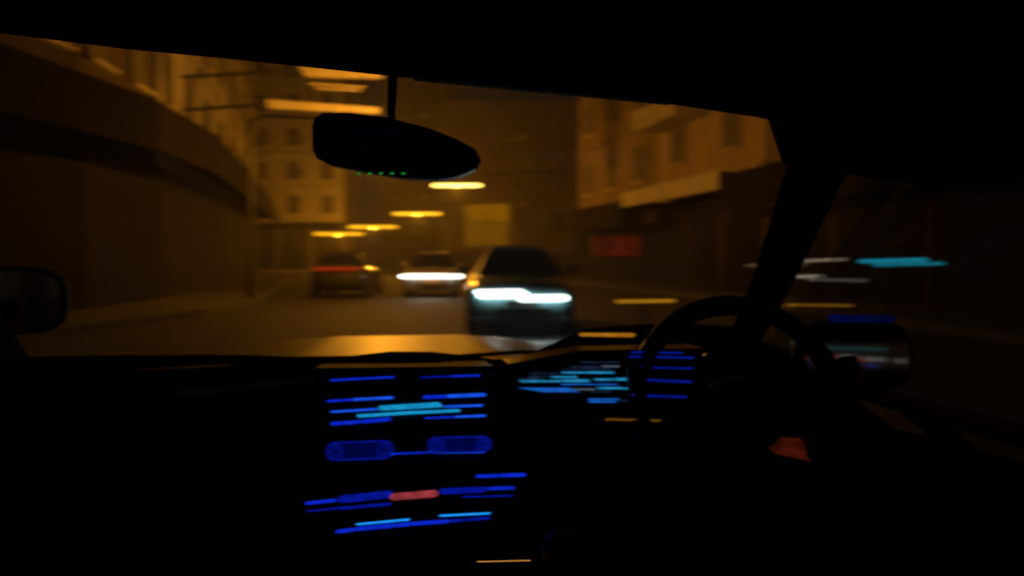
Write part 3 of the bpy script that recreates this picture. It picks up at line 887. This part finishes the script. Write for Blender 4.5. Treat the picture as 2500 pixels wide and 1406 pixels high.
MB().loft([[Vector((-0.72, y, 0.9 - dz)), Vector((0.72, y, 0.9 - dz)), Vector((0.72, y, 0.25)), Vector((-0.72, y, 0.25))] for y, dz in ((3.28, 0.13), (3.4, 0.3))]).build('front_bumper', M_shell, car)

MB().prism([P(1845, 1066, 1.43), P(1965, 1076, 1.41), P(2030, 1120, 1.38), P(1985, 1128, 1.38), P(1895, 1108, 1.41)], Vector((0.02, 0.01, 0))).build('courtesy_light', lit('courtesy_red', (1.0, 0.12, 0.03), 0.035, 0.9, 25), car)  # added glowing lens for a red patch, no lamp known here
# blue dash light reflected in the side window, painted as a glowing bar
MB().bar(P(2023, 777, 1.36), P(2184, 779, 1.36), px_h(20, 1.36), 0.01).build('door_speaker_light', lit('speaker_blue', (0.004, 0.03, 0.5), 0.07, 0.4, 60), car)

# door mirrors
def door_mirror(c, sg, normal):
    n = Vector(normal).normalized()
    t = Vector((0, 0, 1)).cross(n).normalized()
    u = n.cross(t).normalized()
    def pt(a, b, k=0.0):
        return Vector(c) + t * a + u * b + n * k
    loop = [(math.copysign(abs(math.cos(q)) ** 0.6, math.cos(q)) * 0.115, math.copysign(abs(math.sin(q)) ** 0.6, math.sin(q)) * 0.07) for q in [2 * math.pi * k / 24 for k in range(24)]]
    h = MB().loft([[pt(a * s_, b * s_, k) for a, b in loop] for s_, k in ((1.0, 0.004), (1.06, -0.01), (1.0, -0.05), (0.7, -0.08), (0.3, -0.09))]).build('door_mirror', M_black, car, smooth=True)
    MB().loft([[pt(a * 0.93, b * 0.92, k) for a, b in loop] for k in (0.006, 0.009)]).build('mirror_glass', M_mirror, h)
    MB().tube([Vector(c) - n * 0.03, Vector((sg * 0.86, c[1] - 0.02, 0.95))], [0.03, 0.035], 8).build('mirror_stem', M_black, h)
    return n
mc = P(2090, 868, 1.62)
# the mirror looks back along the right pavement to a lit shop window behind the car
tgt = W(6.5, -9.0, 1.9)
vin = (CAMPOS - mc).normalized()
vout = (tgt - mc).normalized()
nrm = (vin + vout).normalized()
door_mirror(mc, 1, nrm)
ml = P(10, 735, 1.72)
door_mirror(ml, -1, Vector((0.25, -1, 0.02)))
# coloured tubes of the shop front that shows in the door mirror
def mirrored(px, py, dist):
    d = (CAM_M @ Vector(((px - 1250) / FPX, (703 - py) / FPX, -1))).normalized()
    k = (mc + nrm * 0.009 - CAMPOS).dot(nrm) / d.dot(nrm)
    hit = CAMPOS + d * k
    r_ = d - nrm * (2 * d.dot(nrm))
    return hit + r_ * dist
dist = (tgt - mc).length
sc_ = mirrored(2090, 872, dist)
nb = thing('shop_light_sign', 'coloured light tubes of a shop behind the car, seen in the right door mirror', 'sign', (sc_.x, sc_.y, 0.13))
back = (sc_ - mc).normalized()
for (x0, y0, x1, y1, h, c_, s_) in ((2004, 848, 2166, 853, 3, (0.02, 0.5, 0.55), 0.25), (1972, 872, 2050, 875, 4, (1, 0.1, 0.03), 0.4), (2092, 878, 2127, 880, 3, (1, 0.1, 0.03), 0.3),
                                    (2048, 869, 2092, 871, 4, (0.8, 0.85, 0.8), 0.35), (2110, 875, 2164, 878, 4, (0.8, 0.85, 0.8), 0.35), (2187, 880, 2212, 881, 3, (0.8, 0.85, 0.8), 0.4),
                                    (1981, 881, 2016, 884, 5, (0.01, 0.12, 0.9), 0.4), (2041, 886, 2094, 890, 5, (0.01, 0.12, 0.9), 0.4), (2117, 891, 2140, 893, 5, (0.01, 0.12, 0.9), 0.3)):
    MB().bar(mirrored(x0, y0, dist), mirrored(x1, y1, dist), h / FPX * (dist + 1.7), 0.05, 0, away=back).build('light_tube', lit('neon_%d' % x0, c_, s_), nb)
cs = [mirrored(x, y, dist + 0.1) for x, y in ((1955, 838), (2225, 838), (2225, 900), (1955, 900))]
MB().prism(cs, back * 0.05).build('backing', M_pole, nb)
MB().tube([mirrored(2090, 870, dist + 0.2), Vector((mirrored(2090, 870, dist + 0.2).x, mirrored(2090, 870, dist + 0.2).y, 0.1))], 0.05, 8).build('post', M_pole, nb)

# ------------------------------------------------------------------ night haze lit by the street lamps
lo_, hi_ = Vector((-140, -60, -1.03)), Vector((140, 150, 26))
hz = MB().box(tuple(lo_), tuple(hi_)).build('haze', [])
hz['kind'] = 'stuff'
hz['label'] = 'thin smoky night air over the whole street'
hm = bpy.data.materials.new('haze')
hm.use_nodes = True
nt = hm.node_tree
nt.nodes.remove(nt.nodes['Principled BSDF'])
pv = nt.nodes.new('ShaderNodeVolumePrincipled')
pv.inputs['Color'].default_value = (0.9, 0.9, 0.9, 1)
pv.inputs['Density'].default_value = 0.0021
nt.links.new(pv.outputs[0], nt.nodes['Material Output'].inputs['Volume'])
hz.data.materials.append(hm)
